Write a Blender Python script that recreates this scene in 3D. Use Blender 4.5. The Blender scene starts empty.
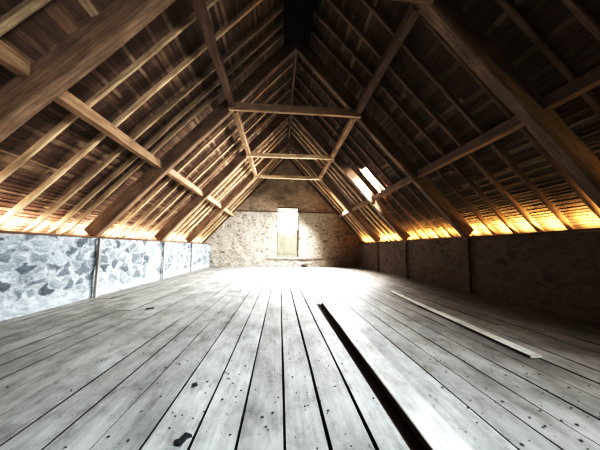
import bpy, bmesh, math, random
from mathutils import Vector, Matrix, noise

random.seed(7)
C = bpy.context.scene.collection
PI = math.pi

# ------------------------------------------------------------ dimensions
XL, XR = -4.42, 5.24          # inner faces of the knee walls
ZW = 1.5                      # top of the knee walls
RX, RZ = 0.38, 6.86           # apex of the soffit line of the principals
SL = 1.11                     # slope (dz/dx)
YB, YF = 15.36, -2.6          # gable walls
TR = [2.97, 6.08, 9.29, 12.15]  # truss positions along the loft
ZC = 4.99                     # collar height
TH = math.atan(SL)
NRM = math.hypot(1, SL)


def roof_x(z, side, off=0.0):
    """x on the roof plane, `off` measured outwards, square to the slope"""
    return RX + side * ((RZ - z) / SL + off * NRM / SL)


def roof_z(x, side, off=0.0):
    return RZ + off * NRM - SL * abs(x - RX)


# ------------------------------------------------------------ node helpers
def new_mat(name):
    m = bpy.data.materials.new(name)
    m.use_nodes = True
    nt = m.node_tree
    nt.nodes.clear()
    out = nt.nodes.new('ShaderNodeOutputMaterial')
    b = nt.nodes.new('ShaderNodeBsdfPrincipled')
    nt.links.new(b.outputs[0], out.inputs[0])
    b.inputs['Specular IOR Level'].default_value = 0.15
    return m, nt, b


def N(nt, t, **kw):
    n = nt.nodes.new(t)
    for k, v in kw.items():
        setattr(n, k, v)
    return n


def ramp(nt, fac, stops):
    r = N(nt, 'ShaderNodeValToRGB')
    el = r.color_ramp.elements
    while len(el) < len(stops):
        el.new(0.5)
    for e, (p, c) in zip(el, stops):
        e.position = p
        e.color = (*c, 1) if len(c) == 3 else c
    nt.links.new(fac, r.inputs[0])
    return r.outputs[0]


def mix(nt, a, b, fac, mode='MIX'):
    m = N(nt, 'ShaderNodeMix', data_type='RGBA', blend_type=mode)
    for sock, v in ((m.inputs[0], fac), (m.inputs[6], a), (m.inputs[7], b)):
        if hasattr(v, 'is_linked') or hasattr(v, 'links'):
            nt.links.new(v, sock)
        elif isinstance(v, (int, float)):
            sock.default_value = v
        else:
            sock.default_value = (*v, 1)
    return m.outputs[2]


def noise_tex(nt, vec, scale, detail=4, rough=0.6):
    n = N(nt, 'ShaderNodeTexNoise')
    n.inputs['Scale'].default_value = scale
    n.inputs['Detail'].default_value = detail
    n.inputs['Roughness'].default_value = rough
    nt.links.new(vec, n.inputs['Vector'])
    return n.outputs[0]


def coords(nt, scale, rand=True):
    tc = N(nt, 'ShaderNodeTexCoord')
    mp = N(nt, 'ShaderNodeMapping')
    mp.inputs['Scale'].default_value = scale
    nt.links.new(tc.outputs['Object'], mp.inputs['Vector'])
    if rand:
        oi = N(nt, 'ShaderNodeObjectInfo')
        mu = N(nt, 'ShaderNodeMath', operation='MULTIPLY')
        mu.inputs[1].default_value = 37.0
        nt.links.new(oi.outputs['Random'], mu.inputs[0])
        cb = N(nt, 'ShaderNodeCombineXYZ')
        for i in range(3):
            nt.links.new(mu.outputs[0], cb.inputs[i])
        nt.links.new(cb.outputs[0], mp.inputs['Location'])
    return mp.outputs[0]


def bump(nt, b, h, strength, dist=0.02):
    bp = N(nt, 'ShaderNodeBump')
    bp.inputs['Strength'].default_value = strength
    bp.inputs['Distance'].default_value = dist
    nt.links.new(h, bp.inputs['Height'])
    nt.links.new(bp.outputs[0], b.inputs['Normal'])


def timber_mat(name, dark, light, rand_amt=0.35, rough=0.85):
    m, nt, b = new_mat(name)
    v = coords(nt, (0.7, 14, 14))
    g = noise_tex(nt, v, 2.2, 6, 0.65)
    v2 = coords(nt, (1.0, 2.5, 2.5))
    p = noise_tex(nt, v2, 1.6, 4, 0.6)
    col = ramp(nt, g, [(0.25, dark), (0.75, light)])
    pat = ramp(nt, p, [(0.3, (0.45, 0.42, 0.40)), (0.7, (1.15, 1.12, 1.08))])
    col = mix(nt, col, pat, 0.9, 'MULTIPLY')
    oi = N(nt, 'ShaderNodeObjectInfo')
    rr = ramp(nt, oi.outputs['Random'], [(0, (1 - rand_amt,) * 3), (1, (1 + rand_amt,) * 3)])
    col = mix(nt, col, rr, 1.0, 'MULTIPLY')
    nt.links.new(col, b.inputs['Base Color'])
    b.inputs['Roughness'].default_value = rough
    bump(nt, b, g, 0.5, 0.01)
    return m


M = {}
M['principal'] = timber_mat('old_brown_timber', (0.10, 0.062, 0.042), (0.31, 0.21, 0.14), 0.12)
M['pale_timber'] = timber_mat('pale_timber', (0.36, 0.26, 0.16), (0.78, 0.64, 0.45), 0.15)
M['collar'] = timber_mat('collar_timber', (0.30, 0.19, 0.11), (0.72, 0.54, 0.36), 0.15)
M['rafter'] = timber_mat('rafter_timber', (0.25, 0.17, 0.10), (0.72, 0.56, 0.38), 0.35)
M['plate'] = timber_mat('wall_plate_timber', (0.045, 0.028, 0.018), (0.15, 0.09, 0.055), 0.1)
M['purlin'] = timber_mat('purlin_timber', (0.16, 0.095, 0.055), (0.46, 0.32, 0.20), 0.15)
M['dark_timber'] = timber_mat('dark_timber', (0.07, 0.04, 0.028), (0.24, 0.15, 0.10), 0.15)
M['rafter_shaded'] = timber_mat('shaded_rafter_timber', (0.06, 0.032, 0.02), (0.26, 0.16, 0.10), 0.3)  # right-slope rafters, the shade over there painted into the timber
M['post'] = timber_mat('limewashed_post', (0.22, 0.22, 0.21), (0.46, 0.46, 0.44), 0.1)


def flat(name, col, rough=0.9):
    m, nt, b = new_mat(name)
    v = coords(nt, (1, 1, 1))
    g = noise_tex(nt, v, 9, 4)
    c = ramp(nt, g, [(0.3, tuple(x * 0.6 for x in col)), (0.7, tuple(min(1, x * 1.3) for x in col))])
    nt.links.new(c, b.inputs['Base Color'])
    b.inputs['Roughness'].default_value = rough
    return m


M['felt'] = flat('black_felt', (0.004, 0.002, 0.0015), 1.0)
M['crumb'] = flat('dark_crumbs', (0.05, 0.045, 0.04))
M['scrap'] = flat('dark_scrap', (0.022, 0.024, 0.028))
M['darkstone'] = flat('dark_stone', (0.05, 0.04, 0.035))
M['lead'] = flat('roof_light_frame', (0.25, 0.2, 0.15), 0.6)


def stone_mat(name, stone_a, stone_b, mortar, scale=4.2, cover=0.1, side=None, fillet=False):
    m, nt, b = new_mat(name)
    tc = N(nt, 'ShaderNodeTexCoord')
    mp = N(nt, 'ShaderNodeMapping')
    mp.inputs['Scale'].default_value = (1, 1, 1.5)
    nt.links.new(tc.outputs['Object'], mp.inputs['Vector'])
    # warp so the stones are irregular
    nz = N(nt, 'ShaderNodeTexNoise')
    nz.inputs['Scale'].default_value = 3.0
    nz.inputs['Detail'].default_value = 3
    nt.links.new(mp.outputs[0], nz.inputs['Vector'])
    wv = N(nt, 'ShaderNodeVectorMath', operation='MULTIPLY_ADD')
    wv.inputs[1].default_value = (0.5, 0.5, 0.5)
    nt.links.new(nz.outputs[1], wv.inputs[0])
    nt.links.new(mp.outputs[0], wv.inputs[2])
    vo = N(nt, 'ShaderNodeTexVoronoi', feature='F1')
    vo.inputs['Scale'].default_value = scale
    nt.links.new(wv.outputs[0], vo.inputs['Vector'])
    ve = N(nt, 'ShaderNodeTexVoronoi', feature='DISTANCE_TO_EDGE')
    ve.inputs['Scale'].default_value = scale
    nt.links.new(wv.outputs[0], ve.inputs['Vector'])
    sep = N(nt, 'ShaderNodeSeparateColor')
    nt.links.new(vo.outputs['Color'], sep.inputs[0])
    stone = ramp(nt, sep.outputs[0], [(0.0, stone_a), (0.55, stone_b), (1.0, tuple(min(1, x * 1.35) for x in stone_b))])
    fine = noise_tex(nt, mp.outputs[0], 22, 6, 0.7)
    stone = mix(nt, stone, ramp(nt, fine, [(0.3, (0.4,) * 3), (0.7, (1.5,) * 3)]), 0.9, 'MULTIPLY')
    # mortar mask: joint distance, plus smears of lime that cover whole stones
    smear = noise_tex(nt, mp.outputs[0], 2.6, 5, 0.65)
    ad = N(nt, 'ShaderNodeMath', operation='MULTIPLY_ADD')
    ad.inputs[1].default_value = -0.55
    nt.links.new(smear, ad.inputs[0])
    nt.links.new(ve.outputs['Distance'], ad.inputs[2])
    mask = ramp(nt, ad.outputs[0], [(0.0, (1, 1, 1)), (0.001, (1, 1, 1))])
    mr = N(nt, 'ShaderNodeMapRange')
    mr.inputs['From Min'].default_value = -0.28 + cover
    mr.inputs['From Max'].default_value = -0.12 + cover
    mr.inputs['To Min'].default_value = 1.0
    mr.inputs['To Max'].default_value = 0.0
    nt.links.new(ad.outputs[0], mr.inputs['Value'])
    mort = ramp(nt, noise_tex(nt, mp.outputs[0], 6, 6, 0.7), [(0.3, tuple(x * 0.5 for x in mortar)), (0.62, mortar)])
    col = mix(nt, stone, mort, mr.outputs[0])
    if side:                                   # upper gable is a different, smoother render
        sx = N(nt, 'ShaderNodeSeparateXYZ')
        nt.links.new(tc.outputs['Object'], sx.inputs[0])
        up = N(nt, 'ShaderNodeMapRange')
        up.inputs['From Min'].default_value = 3.56
        up.inputs['From Max'].default_value = 3.66
        nt.links.new(sx.outputs[2], up.inputs['Value'])
        sm = ramp(nt, noise_tex(nt, mp.outputs[0], 1.8, 6), [(0.3, side[0]), (0.7, side[1])])
        col = mix(nt, col, sm, up.outputs[0])
        # darker and browner towards the right-hand side
        rt = N(nt, 'ShaderNodeMapRange')
        rt.inputs['From Min'].default_value = 1.6
        rt.inputs['From Max'].default_value = 4.4
        nt.links.new(sx.outputs[0], rt.inputs['Value'])
        col = mix(nt, col, (0.42, 0.27, 0.17), rt.outputs[0], 'MULTIPLY')
    if fillet:                                 # lime fillet smeared along the foot of the wall
        sx = N(nt, 'ShaderNodeSeparateXYZ')
        nt.links.new(tc.outputs['Object'], sx.inputs[0])
        a2 = N(nt, 'ShaderNodeMath', operation='MULTIPLY_ADD')
        a2.inputs[1].default_value = -.5
        nt.links.new(smear, a2.inputs[0])
        nt.links.new(sx.outputs[2], a2.inputs[2])
        lo = N(nt, 'ShaderNodeMapRange')
        lo.inputs['From Min'].default_value = -.10
        lo.inputs['From Max'].default_value = .02
        lo.inputs['To Min'].default_value = 1
        lo.inputs['To Max'].default_value = 0
        nt.links.new(a2.outputs[0], lo.inputs['Value'])
        col = mix(nt, col, mort, lo.outputs[0])
    nt.links.new(col, b.inputs['Base Color'])
    b.inputs['Roughness'].default_value = 0.95
    hsum = N(nt, 'ShaderNodeMath', operation='MULTIPLY_ADD')
    hsum.inputs[1].default_value = 0.35
    nt.links.new(fine, hsum.inputs[0])
    nt.links.new(ve.outputs['Distance'], hsum.inputs[2])
    bump(nt, b, hsum.outputs[0], 0.8, 0.06)
    return m


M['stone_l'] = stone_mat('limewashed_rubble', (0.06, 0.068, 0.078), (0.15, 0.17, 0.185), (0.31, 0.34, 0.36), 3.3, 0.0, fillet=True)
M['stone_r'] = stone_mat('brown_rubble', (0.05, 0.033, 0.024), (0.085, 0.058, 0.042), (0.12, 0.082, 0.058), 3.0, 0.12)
M['stone_b'] = stone_mat('gable_rubble', (0.17, 0.145, 0.11), (0.30, 0.26, 0.21), (0.44, 0.41, 0.355), 3.2, 0.12,
                         side=((0.15, 0.115, 0.085), (0.36, 0.29, 0.215)))


def board_mat(name, k):
    m, nt, b = new_mat(name)
    at = N(nt, 'ShaderNodeAttribute', attribute_name='bcol')
    v = coords(nt, (9, 0.9, 9), False)
    g = noise_tex(nt, v, 2.6, 6, 0.7)
    col = ramp(nt, at.outputs['Fac'], [(0.0, tuple(k * q for q in (0.09, 0.052, 0.034))), (0.5, tuple(k * q for q in (0.15, 0.095, 0.06))),
                                       (0.85, tuple(k * q for q in (0.21, 0.145, 0.095))), (1.0, tuple(k * q for q in (0.33, 0.24, 0.16)))])
    col = mix(nt, col, ramp(nt, g, [(0.3, (0.4, 0.38, 0.36)), (0.7, (1.4, 1.35, 1.3))]), 0.9, 'MULTIPLY')
    nt.links.new(col, b.inputs['Base Color'])
    b.inputs['Roughness'].default_value = 0.9
    bump(nt, b, g, 0.5, 0.01)
    return m


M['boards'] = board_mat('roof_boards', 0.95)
M['boards_shaded'] = board_mat('shaded_roof_boards', 0.55)  # same boards with the right slope's shade mixed into their colour


def floor_mat(name, k=1.0, tone=None):
    m, nt, b = new_mat(name)
    v = coords(nt, (16, 0.8, 1), tone is not None)
    g = noise_tex(nt, v, 2.0, 6, 0.65)
    v2 = coords(nt, (1.2, 0.7, 1), tone is not None)
    p = noise_tex(nt, v2, 1.7, 6, 0.62)
    v3 = coords(nt, (1.0, 0.6, 1), tone is not None)
    sp = noise_tex(nt, v3, 13, 4, 0.7)
    col = ramp(nt, p, [(0.28, (0.165 * k, 0.17 * k, 0.17 * k)), (0.5, (0.33 * k, 0.345 * k, 0.345 * k)), (0.72, (0.46 * k, 0.485 * k, 0.49 * k))])
    col = mix(nt, col, ramp(nt, g, [(0.25, (0.72, 0.71, 0.70)), (0.75, (1.2, 1.2, 1.2))]), 0.85, 'MULTIPLY')
    spots = ramp(nt, sp, [(0.29, (0.30, 0.29, 0.28)), (0.38, (1, 1, 1))])
    col = mix(nt, col, spots, 0.85, 'MULTIPLY')
    v4 = coords(nt, (1.0, 0.45, 1), tone is not None)
    blot = noise_tex(nt, v4, 5.5, 7, 0.75)
    col = mix(nt, col, ramp(nt, blot, [(0.34, (0.55, 0.54, 0.53)), (0.52, (1, 1, 1)), (0.7, (1.2, 1.2, 1.2))]), 0.9, 'MULTIPLY')
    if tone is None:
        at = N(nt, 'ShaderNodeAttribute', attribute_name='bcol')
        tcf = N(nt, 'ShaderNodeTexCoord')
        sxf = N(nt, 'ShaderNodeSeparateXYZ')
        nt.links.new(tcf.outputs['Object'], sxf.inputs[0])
        dust_shade = N(nt, 'ShaderNodeMapRange')       # brown dust, with the shade towards the right-hand wall painted in
        dust_shade.inputs['From Min'].default_value = 0.9
        dust_shade.inputs['From Max'].default_value = 5.0
        nt.links.new(sxf.outputs[0], dust_shade.inputs['Value'])
        col = mix(nt, col, (0.48, 0.37, 0.29), dust_shade.outputs[0], 'MULTIPLY')
        dl = N(nt, 'ShaderNodeMapRange')         # duller, browner tint towards the left-hand wall
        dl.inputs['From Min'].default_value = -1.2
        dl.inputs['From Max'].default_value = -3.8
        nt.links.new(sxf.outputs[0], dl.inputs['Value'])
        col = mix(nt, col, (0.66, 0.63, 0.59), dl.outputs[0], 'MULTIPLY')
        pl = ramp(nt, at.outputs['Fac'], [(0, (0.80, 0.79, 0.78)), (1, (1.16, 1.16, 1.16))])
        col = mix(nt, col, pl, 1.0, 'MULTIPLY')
    else:
        col = mix(nt, col, tone, 1.0, 'MULTIPLY')
    nt.links.new(col, b.inputs['Base Color'])
    b.inputs['Roughness'].default_value = 0.62
    b.inputs['Specular IOR Level'].default_value = 0.35
    bump(nt, b, g, 0.35, 0.006)
    return m


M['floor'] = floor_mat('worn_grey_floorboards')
M['loose'] = floor_mat('pale_loose_board', 1.3, (1.08, 1.06, 1.02))
M['lath'] = floor_mat('pale_beige_lath', 1.6, (1.1, 1.05, 0.95))
M['reddark'] = flat('dark_red_brown_edge', (0.05, 0.022, 0.015))
M['void'] = flat('floor_void', (0.012, 0.008, 0.006))


def shutter_mat():
    m, nt, b = new_mat('grey_green_shutter')
    v = coords(nt, (10, 10, 0.8), False)
    g = noise_tex(nt, v, 2, 5)
    nt.links.new(ramp(nt, g, [(0.3, (0.16, 0.15, 0.11)), (0.7, (0.30, 0.29, 0.22))]), b.inputs['Base Color'])
    b.inputs['Roughness'].default_value = 0.8
    return m


M['shutter'] = shutter_mat()


def glass_mat():
    m = bpy.data.materials.new('dusty_glass')
    m.use_nodes = True
    nt = m.node_tree
    nt.nodes.clear()
    out = N(nt, 'ShaderNodeOutputMaterial')
    mx = N(nt, 'ShaderNodeMixShader')
    tr = N(nt, 'ShaderNodeBsdfTransparent')
    tl = N(nt, 'ShaderNodeBsdfTranslucent')
    v = coords(nt, (1, 1, 1), False)
    g = noise_tex(nt, v, 5, 4)
    f = ramp(nt, g, [(0.3, (0.05,) * 3), (0.7, (0.35,) * 3)])
    nt.links.new(f, mx.inputs[0])
    nt.links.new(tr.outputs[0], mx.inputs[1])
    nt.links.new(tl.outputs[0], mx.inputs[2])
    nt.links.new(mx.outputs[0], out.inputs[0])
    return m


M['glass'] = glass_mat()


# ------------------------------------------------------------ object helpers
def link(name, bm, mat, parent=None, smooth=False):
    me = bpy.data.meshes.new(name)
    bmesh.ops.recalc_face_normals(bm, faces=bm.faces)
    bm.to_mesh(me)
    bm.free()
    for mm in (mat if isinstance(mat, (list, tuple)) else [mat]):
        me.materials.append(mm)
    if smooth:
        for p in me.polygons:
            p.use_smooth = True
    o = bpy.data.objects.new(name, me)
    C.objects.link(o)
    if parent is not None:
        o.parent = parent
    return o


def tag(o, label, cat, group=None, kind=None):
    o['label'] = label
    o['category'] = cat
    if group:
        o['group'] = group
    if kind:
        o['kind'] = kind
    return o


def struct(o):
    o['kind'] = 'structure'
    return o


def empty(name, loc):
    o = bpy.data.objects.new(name, None)
    o.location = loc
    o.empty_display_size = 0.2
    C.objects.link(o)
    return o


def timber_bm(length, w, d, wob=0.008, seg=0.35, taper=0.0, chamfer=0.012, bend=0.0):
    """hand-hewn timber along +X: w across (Y), d deep (Z), chamfered arrises, wandering faces"""
    bm = bmesh.new()
    n = max(2, int(length / seg))
    sx = random.uniform(0, 100)
    rings = []
    for i in range(n + 1):
        t = i / n
        x = length * t
        k = 1 - taper * t
        hw, hd = w / 2 * k, d / 2 * k
        c = min(chamfer, hw * .4, hd * .4)
        cy = noise.noise(Vector((sx, x * .45, 0))) * wob * 2 + bend * math.sin(PI * t)
        cz = noise.noise(Vector((sx + 30, x * .45, 0))) * wob * 2
        pts = [(-hw + c, -hd), (hw - c, -hd), (hw, -hd + c), (hw, hd - c), (hw - c, hd), (-hw + c, hd), (-hw, hd - c), (-hw, -hd + c)]
        r = []
        for j, (y, z) in enumerate(pts):
            jj = noise.noise(Vector((x * 1.7 + sx, j * 3.1, 5))) * wob
            r.append(bm.verts.new((x, y + cy + jj, z + cz + jj * .7)))
        rings.append(r)
    for a, b in zip(rings, rings[1:]):
        for j in range(8):
            bm.faces.new((a[j], a[(j + 1) % 8], b[(j + 1) % 8], b[j]))
    bm.faces.new(rings[0])
    bm.faces.new(list(reversed(rings[-1])))
    return bm


def timber(name, p0, p1, w, d, up, mat, parent=None, **kw):
    """timber from p0 to p1; `up` is the direction of its depth"""
    p0, p1 = Vector(p0), Vector(p1)
    L = (p1 - p0).length
    o = link(name, timber_bm(L, w, d, **kw), mat, parent)
    x = (p1 - p0).normalized()
    y = Vector(up).cross(x).normalized()
    z = x.cross(y)
    mt = Matrix((x, y, z)).transposed().to_4x4()
    mt.translation = p0 - (parent.location if parent is not None else Vector((0, 0, 0)))
    o.matrix_local = mt
    return o


def box(bm, x0, x1, y0, y1, z0, z1, mi=0):
    v = [bm.verts.new(p) for p in ((x0, y0, z0), (x1, y0, z0), (x1, y1, z0), (x0, y1, z0),
                                   (x0, y0, z1), (x1, y0, z1), (x1, y1, z1), (x0, y1, z1))]
    fs = []
    for f in ((0, 1, 2, 3), (4, 5, 6, 7), (0, 1, 5, 4), (1, 2, 6, 5), (2, 3, 7, 6), (3, 0, 4, 7)):
        fc = bm.faces.new([v[i] for i in f])
        fc.material_index = mi
        fs.append(fc)
    return fs


# ============================================================ FLOOR
def build_floor():
    bm = bmesh.new()
    col = bm.loops.layers.color.new('bcol')
    edges = []
    x = 0.045
    known = [-1.11, -0.815, -0.525, -0.245, 0.045, 0.325, 0.605]
    left = []
    x = known[0]
    while x > XL - 0.1:
        x -= random.uniform(0.26, 0.32)
        left.append(x)
    right = [0.825]
    spans = []
    xs = list(reversed(left)) + known
    for a, b in zip(xs, xs[1:]):
        spans.append((a, b))
    YS = 5.14
    spans.append((0.605, 0.815, YF, YS))          # the narrow board left of the open slot
    spans.append((0.605, 0.872, YS, YB))
    spans.append((0.872, 1.15, YS, YB))
    x = 0.915
    first = True
    while x < XR + 0.1:
        w = 0.235 if first else random.uniform(0.26, 0.32)
        spans.append((x, x + w))
        x += w
        first = False
    for sp in spans:
        a, b = sp[:2]
        y, YE = (sp[2], sp[3]) if len(sp) > 2 else ((YF, YS) if sp[0] == 0.915 else (YF, YB))
        while y < YE - .01:
            L = random.uniform(5.5, 9.5)
            y1 = min(y + L, YE)
            if YE - y1 < 1.5:
                y1 = YE
            # keep board ends out of the middle foreground
            if 1.0 < y1 < 5.2 and -1.5 < (a + b) / 2 < 2.2:
                y1 = min(YE, 6.2 + random.uniform(0, 1.5))
            g = random.uniform(0.004, 0.007)
            if abs(a - 0.605) < .01 or abs(b - 0.605) < .01 or abs(a - 0.325) < .01 or abs(b - .325) < .01:
                g = 0.010
            if a < -1.0:
                g = 0.0018
            zz = random.uniform(-0.004, 0.004)
            c = random.random()
            n = max(1, int((y1 - y) / 0.4))
            sd = random.uniform(0, 90)
            rows = []
            for i in range(n + 1):
                yy = y + (y1 - y) * i / n - (0.004 if i == n else 0)
                wl = noise.noise(Vector((sd, yy * .9, 0))) * .006
                wr = noise.noise(Vector((sd + 9, yy * .9, 0))) * .006
                dz = zz + noise.noise(Vector((sd + 4, yy * .5, 0))) * .006
                xa, xb = a + g + wl, b - g + wr
                pts = [(xa, -.035), (xa, -.004), (xa + .003, 0), ((xa + xb) / 2, .002), (xb - .003, 0), (xb, -.004), (xb, -.035)]
                rows.append([bm.verts.new((px, yy, pz + dz)) for px, pz in pts])
            for r0, r1 in zip(rows, rows[1:]):
                for j in range(6):
                    f = bm.faces.new((r0[j], r0[j + 1], r1[j + 1], r1[j]))
                    if j not in (2, 3):
                        f.material_index = 1          # board edges coloured dark to keep the seams unlit
                    for lp in f.loops:
                        lp[col] = (c, c, c, 1)
            bm.faces.new(rows[0])
            bm.faces.new(list(reversed(rows[-1])))
            y = y1
    box(bm, XL - .2, XR + .2, YF - .1, YB + .1, -0.30, -0.22, 1)
    # joists under the boards
    yj = YF + .3
    while yj < YB:
        box(bm, XL - .1, XR + .1, yj, yj + .09, -0.22, -0.045, 1)
        yj += 0.6
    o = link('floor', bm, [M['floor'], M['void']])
    struct(o)


build_floor()


# ============================================================ WALLS
WTOP = {-1: 1.41, 1: 1.53}


def wall_side(name, side, mat):
    """rubble knee wall; wandering inner face, flat top half a metre thick"""
    bm = bmesh.new()
    x0 = XL if side < 0 else XR
    ZW = WTOP[side]
    ny, nz = 220, 20
    th = 0.36
    g = []
    for i in range(ny + 1):
        y = YF + (YB - YF) * i / ny
        row = []
        for j in range(nz + 1):
            z = ZW * j / nz
            p = Vector((y * 3.1, z * 4.2, side * 7))
            d = noise.noise(p) * .03 + noise.noise(p * 2.7) * .018
            if j == nz:
                d *= .3
            row.append(bm.verts.new((x0 + side * (0.02 + d), y, z - (0.0 if j < nz else abs(noise.noise(Vector((y * 2, 3, side)))) * .02))))
        g.append(row)
    for i in range(ny):
        for j in range(nz):
            bm.faces.new((g[i][j], g[i + 1][j], g[i + 1][j + 1], g[i][j + 1]))
    # top and back
    back_t = [bm.verts.new((x0 + side * th, YF + (YB - YF) * i / ny, ZW)) for i in range(ny + 1)]
    back_b = [bm.verts.new((x0 + side * th, YF + (YB - YF) * i / ny, -.3)) for i in range(ny + 1)]
    low = [bm.verts.new((x0 + side * 0.02, YF + (YB - YF) * i / ny, -.3)) for i in range(ny + 1)]
    for i in range(ny):
        bm.faces.new((g[i][nz], g[i + 1][nz], back_t[i + 1], back_t[i]))
        bm.faces.new((back_t[i], back_t[i + 1], back_b[i + 1], back_b[i]))
        bm.faces.new((g[i][0], g[i + 1][0], low[i + 1], low[i]))
        bm.faces.new((low[i], low[i + 1], back_b[i + 1], back_b[i]))
    return struct(link(name, bm, mat, smooth=True))


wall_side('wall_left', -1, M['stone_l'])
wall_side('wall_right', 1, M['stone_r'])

WX0, WX1, WZ0, WZ1 = -0.24, 1.17, 0.60, 3.92     # opening in the far gable


def gable(name, y0, sgn, hole, mat):
    """gable wall face at y0, body behind it (sgn = outward direction in y)"""
    bm = bmesh.new()
    xs, x = [], XL - .55
    while x < XR + .55:
        xs.append(x)
        x += 0.11
    xs.append(XR + .55)
    zs, z = [], -0.3
    while z < 7.6:
        zs.append(z)
        z += 0.11
    if hole:
        for e in hole[:2]:
            i = min(range(len(xs)), key=lambda k: abs(xs[k] - e))
            xs[i] = e
        for e in hole[2:]:
            i = min(range(len(zs)), key=lambda k: abs(zs[k] - e))
            zs[i] = e
    cache = {}

    def V(i, j, back):
        k = (i, j, back)
        if k not in cache:
            x, z = xs[i], zs[j]
            d = 0
            if not back:
                p = Vector((x * 2.6, z * 3.3, y0))
                d = noise.noise(p) * .04 + noise.noise(p * 2.9) * .02
                if z < 3.6:
                    d -= 0.06 * sgn * 0          # flush
            cache[k] = bm.verts.new((x, y0 + (0.45 * sgn if back else 0.03 * sgn + d), z))
        return cache[k]

    def solid(i, j):
        if not (0 <= i < len(xs) - 1 and 0 <= j < len(zs) - 1):
            return False
        cx, cz = (xs[i] + xs[i + 1]) / 2, (zs[j] + zs[j + 1]) / 2
        if hole and hole[0] < cx < hole[1] and hole[2] < cz < hole[3]:
            return False
        return cz < roof_z(cx, 0, 0.50)
    for i in range(len(xs) - 1):
        for j in range(len(zs) - 1):
            if not solid(i, j):
                continue
            for bk in (False, True):
                bm.faces.new((V(i, j, bk), V(i + 1, j, bk), V(i + 1, j + 1, bk), V(i, j + 1, bk)))
            for (a, b, di, dj) in (((i, j), (i, j + 1), -1, 0), ((i + 1, j), (i + 1, j + 1), 1, 0),
                                   ((i, j), (i + 1, j), 0, -1), ((i, j + 1), (i + 1, j + 1), 0, 1)):
                if not solid(i + di, j + dj):
                    bm.faces.new((V(*a, False), V(*b, False), V(*b, True), V(*a, True)))
    o = link(name, bm, mat)
    bmod = [p for p in o.data.polygons]
    for p in bmod:
        p.use_smooth = True
    return struct(o)


gable('wall_back', YB, 1, (WX0, WX1, WZ0, WZ1), M['stone_b'])
gable('wall_front', YF, -1, None, M['stone_r'])


# ============================================================ ROOF COVERING (ceiling), lapped boards
BOFF = 0.50     # boards lie this far outside the soffit line
RL = [(8.58, 8.90, 2.1, 3.45), (-1.9, -0.4, 2.2, 3.9), (13.1, 13.9, 2.2, 3.8)]    # roof light, then two added ones for fill: y0, y1, s0, s1 (s from eaves up the slope)


def slope_pt(side, s, y, off):
    """s = metres up the slope from wall-top level"""
    bx = RX + side * ((RZ - ZW) / SL)
    x = bx - side * s * math.cos(TH)
    z = ZW + s * math.sin(TH)
    return Vector((x + side * off * math.sin(TH), y, z + off * math.cos(TH)))


SMAX = (RZ - ZW) / math.sin(TH)


def build_cover(name, side):
    bm = bmesh.new()
    col = bm.loops.layers.color.new('bcol')
    s = -0.62
    rows = 0
    top = SMAX + 0.55 * SL
    while s < top:
        w = random.uniform(0.055, 0.10)
        y = YF - .1
        while y < YB + .2:
            L = random.uniform(0.7, 2.4)
            y1 = min(y + L, YB + .2)
            s0, s1 = s + random.uniform(-.008, .012), s + w + .02
            cs = (s0 + s1) / 2
            y_a, y_b = y, y1
            skip = False
            if side > 0:
                for (r0, r1, q0, q1) in RL:
                    if q0 < cs < q1:
                        if y_a >= r0 - .02 and y_b <= r1 + .02:
                            skip = True
                        elif y_a < r0 < y_b:
                            y_b = r0
                            y1 = r0
                        elif r0 <= y_a < r1:
                            y_a = r1
                            y_b = max(y_b, r1 + .1)
                            y1 = y_b
            if not skip:
                c = random.random() ** 1.6
                o0 = BOFF + .015 + random.uniform(0.0, .008)
                o1 = BOFF + random.uniform(0.0, .008)
                g = 0.003
                P = [slope_pt(side, s0, y_a + g, o0), slope_pt(side, s1, y_a + g, o1), slope_pt(side, s1, y_b - g, o1), slope_pt(side, s0, y_b - g, o0)]
                Q = [slope_pt(side, s0, y_a + g, o0 + .02), slope_pt(side, s1, y_a + g, o1 + .02), slope_pt(side, s1, y_b - g, o1 + .02), slope_pt(side, s0, y_b - g, o0 + .02)]
                v = [bm.verts.new(p) for p in P + Q]
                for f in ((0, 1, 2, 3), (4, 5, 6, 7), (0, 1, 5, 4), (1, 2, 6, 5), (2, 3, 7, 6), (3, 0, 4, 7)):
                    fc = bm.faces.new([v[i] for i in f])
                    for lp in fc.loops:
                        lp[col] = (c, c, c, 1)
            y = y1
        s += w
    # continuous slating behind the boards, left open at the roof lights
    segs = [(-0.62, top, YF - .1, YB + .3)]
    if side > 0:
        segs = []
        ys = [YF - .1] + sorted([v for r in RL for v in r[:2]]) + [YB + .3]
        for a, b in zip(ys, ys[1:]):
            hit = [r for r in RL if abs(r[0] - a) < 1e-6]
            if hit:
                segs.append((-0.62, hit[0][2], a, b))
                segs.append((hit[0][3], top, a, b))
            else:
                segs.append((-0.62, top, a, b))
    for (sa, sb, ya, yb) in segs:
        vs = [bm.verts.new(slope_pt(side, *q)) for q in ((sa, ya, .56), (sb, ya, .56), (sb, yb, .56), (sa, yb, .56),
                                                         (sa, ya, .60), (sb, ya, .60), (sb, yb, .60), (sa, yb, .60))]
        for f in ((0, 1, 2, 3), (4, 5, 6, 7), (0, 1, 5, 4), (1, 2, 6, 5), (2, 3, 7, 6), (3, 0, 4, 7)):
            fc = bm.faces.new([vs[i] for i in f])
            for lp in fc.loops:
                lp[col] = (.1, .1, .1, 1)
    return struct(link(name, bm, M['boards'] if side < 0 else M['boards_shaded']))


build_cover('ceiling_left', -1)
build_cover('ceiling_right', 1)


# ============================================================ TRUSSES
SD = {-1: 'left', 1: 'right'}
tnames = ['nearest roof truss, its collar just cut by the top of the picture',
          'second roof truss with a reddish brown collar beam under the ridge',
          'third roof truss with a pale cream collar beam',
          'farthest roof truss standing just before the stone gable wall']


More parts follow.
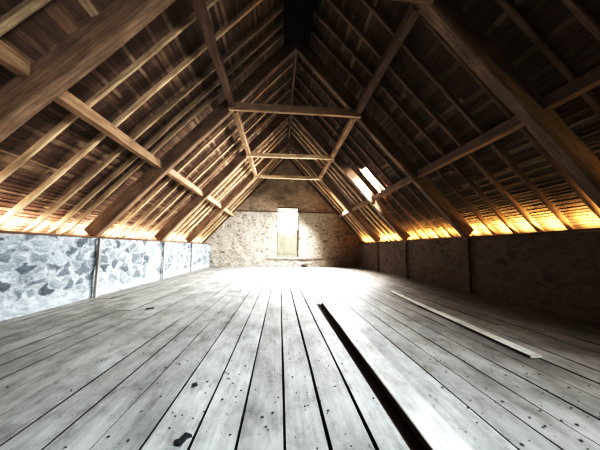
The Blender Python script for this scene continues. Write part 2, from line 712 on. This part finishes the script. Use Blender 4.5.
def up_n(side):
    return Vector((side * math.sin(TH), 0, math.cos(TH)))


for k, Y in enumerate(TR):
    t = empty('roof_truss', (RX, Y, ZW))
    tag(t, tnames[k], 'roof truss', 'roof trusses along the loft', 'thing')
    D, W = (0.34, 0.17) if k else (0.36, 0.19)
    for side in (-1, 1):
        n = up_n(side)
        yo = 0
        a = slope_pt(side, -.14 if side < 0 else 0.04, Y + W / 2 + yo, D / 2)
        b = slope_pt(side, SMAX + D / 2 * 1.1 - .02, Y + W / 2 + yo, D / 2)
        timber('principal_rafter', a, b, W, D, n, M['principal'], t, wob=.014, chamfer=.02)
    xa = roof_x(ZC, -1, .10)
    xb = roof_x(ZC, 1, .10)
    cm = M['principal'] if k == 0 else M['collar'] if k == 1 else M['pale_timber']
    hz = .22 if k < 2 else .17
    timber('collar_beam', (xa, Y - .045, ZC - .02), (xb, Y - .045, ZC - .02 + random.uniform(-.02, .02)), .09, hz, (0, 0, 1), cm, t, wob=.01)
    for side in (-1, 1):
        # timber peg heads fixing the collar
        px = roof_x(ZC, side, .06) - side * .05
        bm = bmesh.new()
        bmesh.ops.create_cone(bm, cap_ends=True, segments=10, radius1=.022, radius2=.018, depth=.05)
        o = link('peg', bm, M['plate'], t)
        o.rotation_euler = (PI / 2, 0, 0)
        o.location = Vector((px, Y - .10, ZC)) - t.location

# ============================================================ PURLINS, one length per bay
bays = [(YF + .05, TR[0]), (TR[0], TR[1]), (TR[1], TR[2]), (TR[2], TR[3]), (TR[3], YB)]
bayname = ['from behind the viewer to the nearest truss', 'between the nearest and second trusses', 'between the second and third trusses',
           'between the third and farthest trusses', 'between the farthest truss and stone gable']
for side in (-1, 1):
    for b, (ya, yb) in enumerate(bays):
        if b > 0:
            ya += .17
        # lower purlin, halfway through the depth of the principals
        s = 1.66 / math.sin(TH)
        dn = up_n(side)
        o = timber('purlin', slope_pt(side, s, ya, .23 if b else .34), slope_pt(side, s, yb, .23 if b else .34), .15, .19, (0, 0, 1), M['purlin'] if side < 0 else M['dark_timber'], wob=.012)  # right-hand lengths take a darker timber that paints in the shade
        tag(o, 'lower purlin on the %s slope %s' % (SD[side], bayname[b]), 'purlin', 'lower purlins of the roof', 'thing')
        s = (ZC - ZW) / math.sin(TH)
        if 0 < b < 4:
            o = timber('purlin', slope_pt(side, s, ya, .04), slope_pt(side, s, yb, .04), .16, .17, (0, 0, 1), M['purlin'] if b > 1 else M['dark_timber'], wob=.012)
            tag(o, 'upper purlin on the %s slope %s' % (SD[side], bayname[b].replace('between the ', 'between ')), 'purlin', 'upper purlins of the roof', 'thing')

# ridge beam and the black lining at the ridge of the near bay
o = timber('ridge_beam', (RX, YF, RZ + .30), (RX, YB, RZ + .30), .07, .24, (0, 0, 1), M['dark_timber'], wob=.01)
tag(o, 'long ridge beam running under the apex of the roof', 'ridge beam', None, 'thing')
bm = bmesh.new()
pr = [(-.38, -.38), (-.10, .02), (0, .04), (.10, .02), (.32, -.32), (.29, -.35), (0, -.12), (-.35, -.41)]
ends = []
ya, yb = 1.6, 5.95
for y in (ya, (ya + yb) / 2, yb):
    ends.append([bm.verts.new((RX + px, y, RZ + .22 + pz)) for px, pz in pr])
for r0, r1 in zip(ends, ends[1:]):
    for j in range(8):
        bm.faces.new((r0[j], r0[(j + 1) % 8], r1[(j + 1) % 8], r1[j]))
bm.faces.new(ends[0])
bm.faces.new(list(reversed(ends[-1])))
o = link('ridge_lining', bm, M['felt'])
tag(o, 'black felt lining under the ridge in the near part of the roof', 'roof lining', None, 'thing')

# ============================================================ COMMON RAFTERS
RAFTER_Y = {-1: [YB - .12] + [t + .085 for t in TR], 1: [YB - .12] + [t + .085 for t in TR]}
ordn = ['first', 'second', 'third', 'fourth', 'fifth', 'sixth', 'seventh']
after = ['before the nearest truss', 'beyond the nearest truss', 'beyond the second truss', 'beyond the third truss', 'beyond the farthest truss']
for side in (-1, 1):
    for b, (ya, yb) in enumerate(bays):
        if b == 0:
            ys = [0.30, 0.78, 1.25, 1.72, 2.18, 2.64]
        else:
            n = 5
            st = (yb - ya - .30) / n
            ys = [ya + .62 + st * i if side < 0 else ya + .50 + st * i for i in range(n)]
        if b == 1 and side < 0:
            ys = [3.92, 4.50, 5.08, 5.50, 5.86]
        for i, y in enumerate(ys):
            y += random.uniform(-.035, .035)
            RAFTER_Y[side].append(y)
            dn = up_n(side)
            dy = random.uniform(-.04, .04)
            rw, rd = random.uniform(.065, .085), random.uniform(.085, .105)
            a = slope_pt(side, -.50 if side < 0 else -.38, y - dy, .40 + random.uniform(0, .02))
            e = slope_pt(side, SMAX + .30, y + dy, .42)
            o = timber('common_rafter', a, e, rw, rd, dn, M['rafter'] if side < 0 or b > 2 else M['rafter_shaded'], wob=.012, chamfer=.02)
            j = i if b else len(ys) - 1 - i
            tag(o, '%s common rafter %s on the %s slope' % (ordn[j], after[b], SD[side]), 'rafter', 'common rafters of the %s roof slope' % SD[side], 'thing')

# rafters against the gable
for side in (-1, 1):
    o = timber('common_rafter', slope_pt(side, -.4, YB - .12, .34), slope_pt(side, SMAX + .2, YB - .12, .34), .09, .14, up_n(side), M['plate'], wob=.01)
    tag(o, 'dark rafter lying against the stone gable on the %s slope' % SD[side], 'rafter', None, 'thing')

# ============================================================ WALL PLATES and POSTS
for side, x in ((-1, XL), (1, XR)):
    xx = x + side * .09
    zt = WTOP[side] + .026
    o = timber('wall_plate', (xx, YF, zt), (xx, YB, zt), .12, .035, (0, 0, 1), M['plate'], wob=.008)
    tag(o, 'dark timber plate along the top of the %s stone wall' % SD[side], 'wall plate', None, 'thing')
nm = ['nearest', 'second', 'third', 'farthest']
for side, x in ((-1, XL), (1, XR)):
    for k, Y in enumerate(TR):
        if k == 0:
            continue
        xx = x - side * .05
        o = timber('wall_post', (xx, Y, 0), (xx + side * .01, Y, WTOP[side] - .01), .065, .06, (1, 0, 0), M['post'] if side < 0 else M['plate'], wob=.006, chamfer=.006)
        tag(o, '%s upright post against the %s stone wall under the %s truss' % ('pale' if side < 0 else 'dark', SD[side], nm[k]), 'post',
            'wall posts under the trusses', 'thing')

# ============================================================ GABLE OPENING: door boards below, glass above
d = empty('door_1', (0, YB + .10, WZ0))
struct(d)
nb = 6
w = (WX1 - WX0) / nb
tops = [2.30, 2.13, 2.04, 2.02, 2.12, 2.42]
bm = bmesh.new()
for i in range(nb):
    fs = box(bm, WX0 + i * w + .001, WX0 + (i + 1) * w - .001, -.02 - .006 * (i % 2), .02, 0, tops[i] - WZ0)
    vs = {v for f in fs for v in f.verts if v.co.z > 1}
    for v in vs:
        v.co.z += random.uniform(-.06, .06)
o = link('board_panel', bm, M['shutter'], d)
bm = bmesh.new()
box(bm, WX0, WX1, -.05, -.02, .25, .36)
box(bm, WX0, WX1, .021, .035, 0, 1.38)  # backing added behind the boards to stop light through their gaps
o = link('batten_and_backing', bm, M['shutter'], d)
bm = bmesh.new()
box(bm, WX0, WX0 + .05, -.06, .06, 0, WZ1 - WZ0)
box(bm, WX1 - .03, WX1, -.06, .06, 0, WZ1 - WZ0)
box(bm, WX0, WX1, -.06, .06, WZ1 - WZ0 - .07, WZ1 - WZ0)
link('door_frame', bm, M['plate'], d)
bm = bmesh.new()
box(bm, WX0, WX1, YB + .20, YB + .206, 1.9, WZ1)
o = struct(link('window_1', bm, M['glass']))

# ledges on the gable
o = struct(timber('trim_1', (-3.05, YB - .02, 3.62), (4.0, YB - .03, 3.60), .09, .06, (0, 0, 1), M['plate'], wob=.01))
o = struct(timber('trim_2', (-.75, YB - .02, .56), (4.3, YB - .02, .53), .07, .05, (0, 0, 1), M['stone_b'], wob=.01))

# ============================================================ ROOF LIGHTS (right slope), the rear and far ones added for fill
for r, (y0, y1, s0, s1) in enumerate(RL):
    c = slope_pt(1, (s0 + s1) / 2, (y0 + y1) / 2, .53)
    wi = struct(empty('window_%d' % (r + 2), c))
    for (a, b2, nme) in (((s0, y0), (s1, y0), 'window_frame'), ((s0, y1), (s1, y1), 'window_frame'), ((s0, y0), (s0, y1), 'window_frame'), ((s1, y0), (s1, y1), 'window_frame')):
        timber('frame_bar', slope_pt(1, a[0], a[1], .53), slope_pt(1, b2[0], b2[1], .53), .05, .09, up_n(1), M['lead'], wi, wob=.002)
    bm = bmesh.new()
    vs = [bm.verts.new(slope_pt(1, *q, .57) - c) for q in ((s0, y0), (s1, y0), (s1, y1), (s0, y1))]
    bm.faces.new(vs)
    link('pane', bm, M['glass'], wi)

# ============================================================ LOOSE BOARDS
def plank(name, pts, th, label, mats):
    """flat board through the list of (x, y, half width), lying on the floor"""
    bm = bmesh.new()
    rows = []
    P = []
    for (x0, y0, h0), (x1, y1, h1) in zip(pts, pts[1:]):
        n = max(1, int(abs(y1 - y0) / .3))
        for i in range(n):
            t = i / n
            P.append((x0 + (x1 - x0) * t, y0 + (y1 - y0) * t, h0 + (h1 - h0) * t))
    P.append(pts[-1])
    sd = random.uniform(0, 50)
    for (x, y, hw) in P:
        q = noise.noise(Vector((sd, y, 0))) * .006
        dz = 0.004 + abs(noise.noise(Vector((sd, y * .4, 3)))) * .005
        c = .006
        pr = [(-hw, dz), (-hw, dz + th - c), (-hw + c, dz + th), (0, dz + th + .001), (hw - c, dz + th), (hw, dz + th - c), (hw, dz)]
        rows.append([bm.verts.new((x + a + q, y, z)) for a, z in pr])
    for r0, r1 in zip(rows, rows[1:]):
        for j in range(7):
            f = bm.faces.new((r0[j], r0[(j + 1) % 7], r1[(j + 1) % 7], r1[j]))
            if j in (0,):
                f.material_index = 1  # left side face: its shadow painted in as a dark red-brown
    bm.faces.new(rows[0])
    bm.faces.new(list(reversed(rows[-1])))
    o = link(name, bm, mats)
    tag(o, label, 'board', None, 'thing')
    return o


plank('loose_board', [(1.005, -.6, .115), (1.01, 2.0, .115), (1.03, 5.12, .115)], .055,
      'wide pale loose board lying along the dark open slot in the floor', [M['loose'], M['reddark']])
plank('loose_lath', [(2.87, 2.50, .07), (2.94, 3.8, .073), (3.01, 5.0, .07), (3.14, 6.45, .06)], .028,
      'narrow pale loose board lying alone on the floor near the dark side', [M['lath'], M['reddark']])

# timber lying in the open slot of the floor, red-brown
o = timber('floor_joist', (.86, YF, -.065), (.86, 5.2, -.065), .13, .05, (0, 0, 1), M['reddark'], wob=.004)
tag(o, 'dark red brown timber seen down in the open floor slot', 'joist', None, 'thing')


# ============================================================ SMALL THINGS ON THE FLOOR
def crumbs():
    bm = bmesh.new()
    for i in range(1100):
        y = 1.3 + 9 * random.random() ** 1.5
        x = random.uniform(-3.6, 4.2)
        if random.random() < .55:
            x = random.uniform(-1.2, 2.6)
        if .80 < x < 1.19 and y < 5.3 or 2.7 < x < 3.25 and 2.2 < y < 6.6:
            continue
        r = random.uniform(.004, .013) * (1 + .3 * (random.random() < .1))
        n = random.randint(4, 6)
        a0 = random.uniform(0, 6.28)
        el = random.uniform(.35, 1)
        ca, sa = math.cos(a0), math.sin(a0)
        vs, top = [], []
        for k in range(n):
            a = 2 * PI * k / n
            rr = r * random.uniform(.7, 1.3)
            px, py = rr * math.cos(a), rr * math.sin(a) * el
            vs.append(bm.verts.new((x + px * ca - py * sa, y + px * sa + py * ca, .004)))
        tp = bm.verts.new((x, y, .006 + r * .5))
        for k in range(n):
            bm.faces.new((vs[k], vs[(k + 1) % n], tp))
        bm.faces.new(vs)
    o = link('floor_litter', bm, M['crumb'])
    tag(o, 'dark crumbs and bits of leaf scattered over the grey floorboards', 'litter', None, 'stuff')


crumbs()


def rag(x0, y0, label, s=1.0, ang=0.0):
    """a torn, crumpled dark scrap"""
    bm = bmesh.new()
    n = 14
    g = {}
    for i in range(n + 1):
        for j in range(n // 2 + 1):
            u, v = i / n - .5, j / (n / 2) - .5
            wd = .035 + .05 * max(0, math.sin((u + .5) * PI)) ** 2 + .03 * noise.noise(Vector((u * 6, v, 2)))
            px = u * .22
            py = v * wd * 2 * (1.1 - .5 * u) + .03 * math.sin(u * 7)
            pz = .012 + abs(noise.noise(Vector((u * 9, v * 5, s)))) * .045
            a = ang
            g[i, j] = bm.verts.new((s * (px * math.cos(a) - py * math.sin(a)), s * (px * math.sin(a) + py * math.cos(a)), pz * s))
    for i in range(n):
        for j in range(n // 2):
            if noise.noise(Vector((i * .7, j * .9, 8 + s))) > .33:
                continue
            bm.faces.new((g[i, j], g[i + 1, j], g[i + 1, j + 1], g[i, j + 1]))
    for v in [v for v in bm.verts if not v.link_faces]:
        bm.verts.remove(v)
    o = link('dark_scrap', bm, M['scrap'], smooth=True)
    md = o.modifiers.new('t', 'SOLIDIFY')
    md.thickness = .004
    o.location = (x0, y0, .002)
    tag(o, label, 'scrap', None, 'thing')
    return o


rag(-.58, 1.63, 'torn dark scrap lying on the grey floorboards nearest the viewer', .45, .5)
rag(-.72, 2.23, 'tiny dark scrap lying on a grey board beyond the bigger torn scrap', .28, 1.4)
rag(-2.5, 4.9, 'small dark scrap lying on the floor near the left stone wall', .6, .2)

# dark stone at the foot of the gable
bm = bmesh.new()
bmesh.ops.create_icosphere(bm, subdivisions=3, radius=.16)
for v in bm.verts:
    v.co *= 1 + noise.noise(v.co * 9) * .25
    v.co.z = max(v.co.z * .7, -.09)
    v.co.x *= 1.3
o = link('loose_stone', bm, M['darkstone'])
o.location = (1.6, YB - .2, .10)
tag(o, 'dark loose stone on the floor at the foot of the gable wall', 'stone', None, 'thing')


# ============================================================ LIGHTS
def area(name, loc, to, sx, sy, power, col, spread=PI):
    l = bpy.data.lights.new(name, 'AREA')
    l.shape = 'RECTANGLE'
    l.size, l.size_y = sx, sy
    l.energy = power
    l.color = col
    l.spread = spread
    o = bpy.data.objects.new(name, l)
    C.objects.link(o)
    o.location = loc
    dr = Vector(to) - Vector(loc)
    o.rotation_euler = dr.to_track_quat('-Z', 'Y').to_euler()
    return o


COOL = (0.98, 0.99, 0.98)
# daylight through the roof light; the rear and far lamps are added fill
area('daylight_roof_light', slope_pt(1, 2.78, 8.74, .52), (-1.6, 11.0, 0), 0.26, 1.25, 1300, COOL, 2.2)
area('added_rear_fill', slope_pt(1, 3.05, -1.15, .40), (-1.3, 3.2, 0), 1.4, 1.6, 310, (0.90, 0.97, 1.0), 1.75)
area('added_far_fill', slope_pt(1, 3.0, 13.5, .50), (-1.0, 10.3, 0), .7, 1.5, 2700, COOL, 2.4)
# daylight through the glass in the gable
area('daylight_gable_window', (0.46, YB + .34, 3.1), (0.3, 10, 0), 1.2, 1.6, 380, (1, .97, .9))
# open eaves: daylight leaking in over the wall tops between the rafters, against the underside of the boards
for side, colr, pw in ((-1, (1.0, 0.86, 0.72), 46), (1, (1.0, 0.73, 0.30), 84)):
    ys = sorted(RAFTER_Y[side])
    for ya, yb in zip(ys, ys[1:]):
        if yb - ya < .2:
            continue
        p = slope_pt(side, -.28 if side < 0 else -.10, (ya + yb) / 2, .38)
        area('eaves_daylight', p, p + up_n(side) + Vector((-side * .22, 0, .22 * SL)), max(.08, yb - ya - .24), .30, pw * (yb - ya) * random.uniform(.7, 1.2), colr)

# ============================================================ WORLD
w = bpy.data.worlds.new('World')
bpy.context.scene.world = w
w.use_nodes = True
bg = w.node_tree.nodes['Background']
bg.inputs[0].default_value = (1.0, 0.93, 0.78, 1)
bg.inputs[1].default_value = 3.0

# ============================================================ CAMERA
cam = bpy.data.cameras.new('camera')
co = bpy.data.objects.new('camera', cam)
C.objects.link(co)
cam.sensor_width = 36
cam.lens = 232.9 / 600 * 36
cam.clip_start = .02
yaw, pit, roll = .084, .100, .008
R = Matrix.Rotation(-yaw, 4, 'Z') @ Matrix.Rotation(PI / 2 + pit, 4, 'X') @ Matrix.Rotation(roll, 4, 'Z')
co.matrix_world = Matrix.Translation((0, 0, 1.2)) @ R
bpy.context.scene.camera = co

sc = bpy.context.scene
sc.view_settings.view_transform = 'Standard'
sc.view_settings.exposure = 0.12
sc.view_settings.use_curve_mapping = True
cv = sc.view_settings.curve_mapping.curves[3]
cv.points.new(0.10, 0.055)
cv.points.new(0.5, 0.52)
sc.view_settings.curve_mapping.update()
sc.cycles.use_denoising = True
sc.cycles.max_bounces = 8
sc.cycles.diffuse_bounces = 5
sc.cycles.sample_clamp_indirect = 6
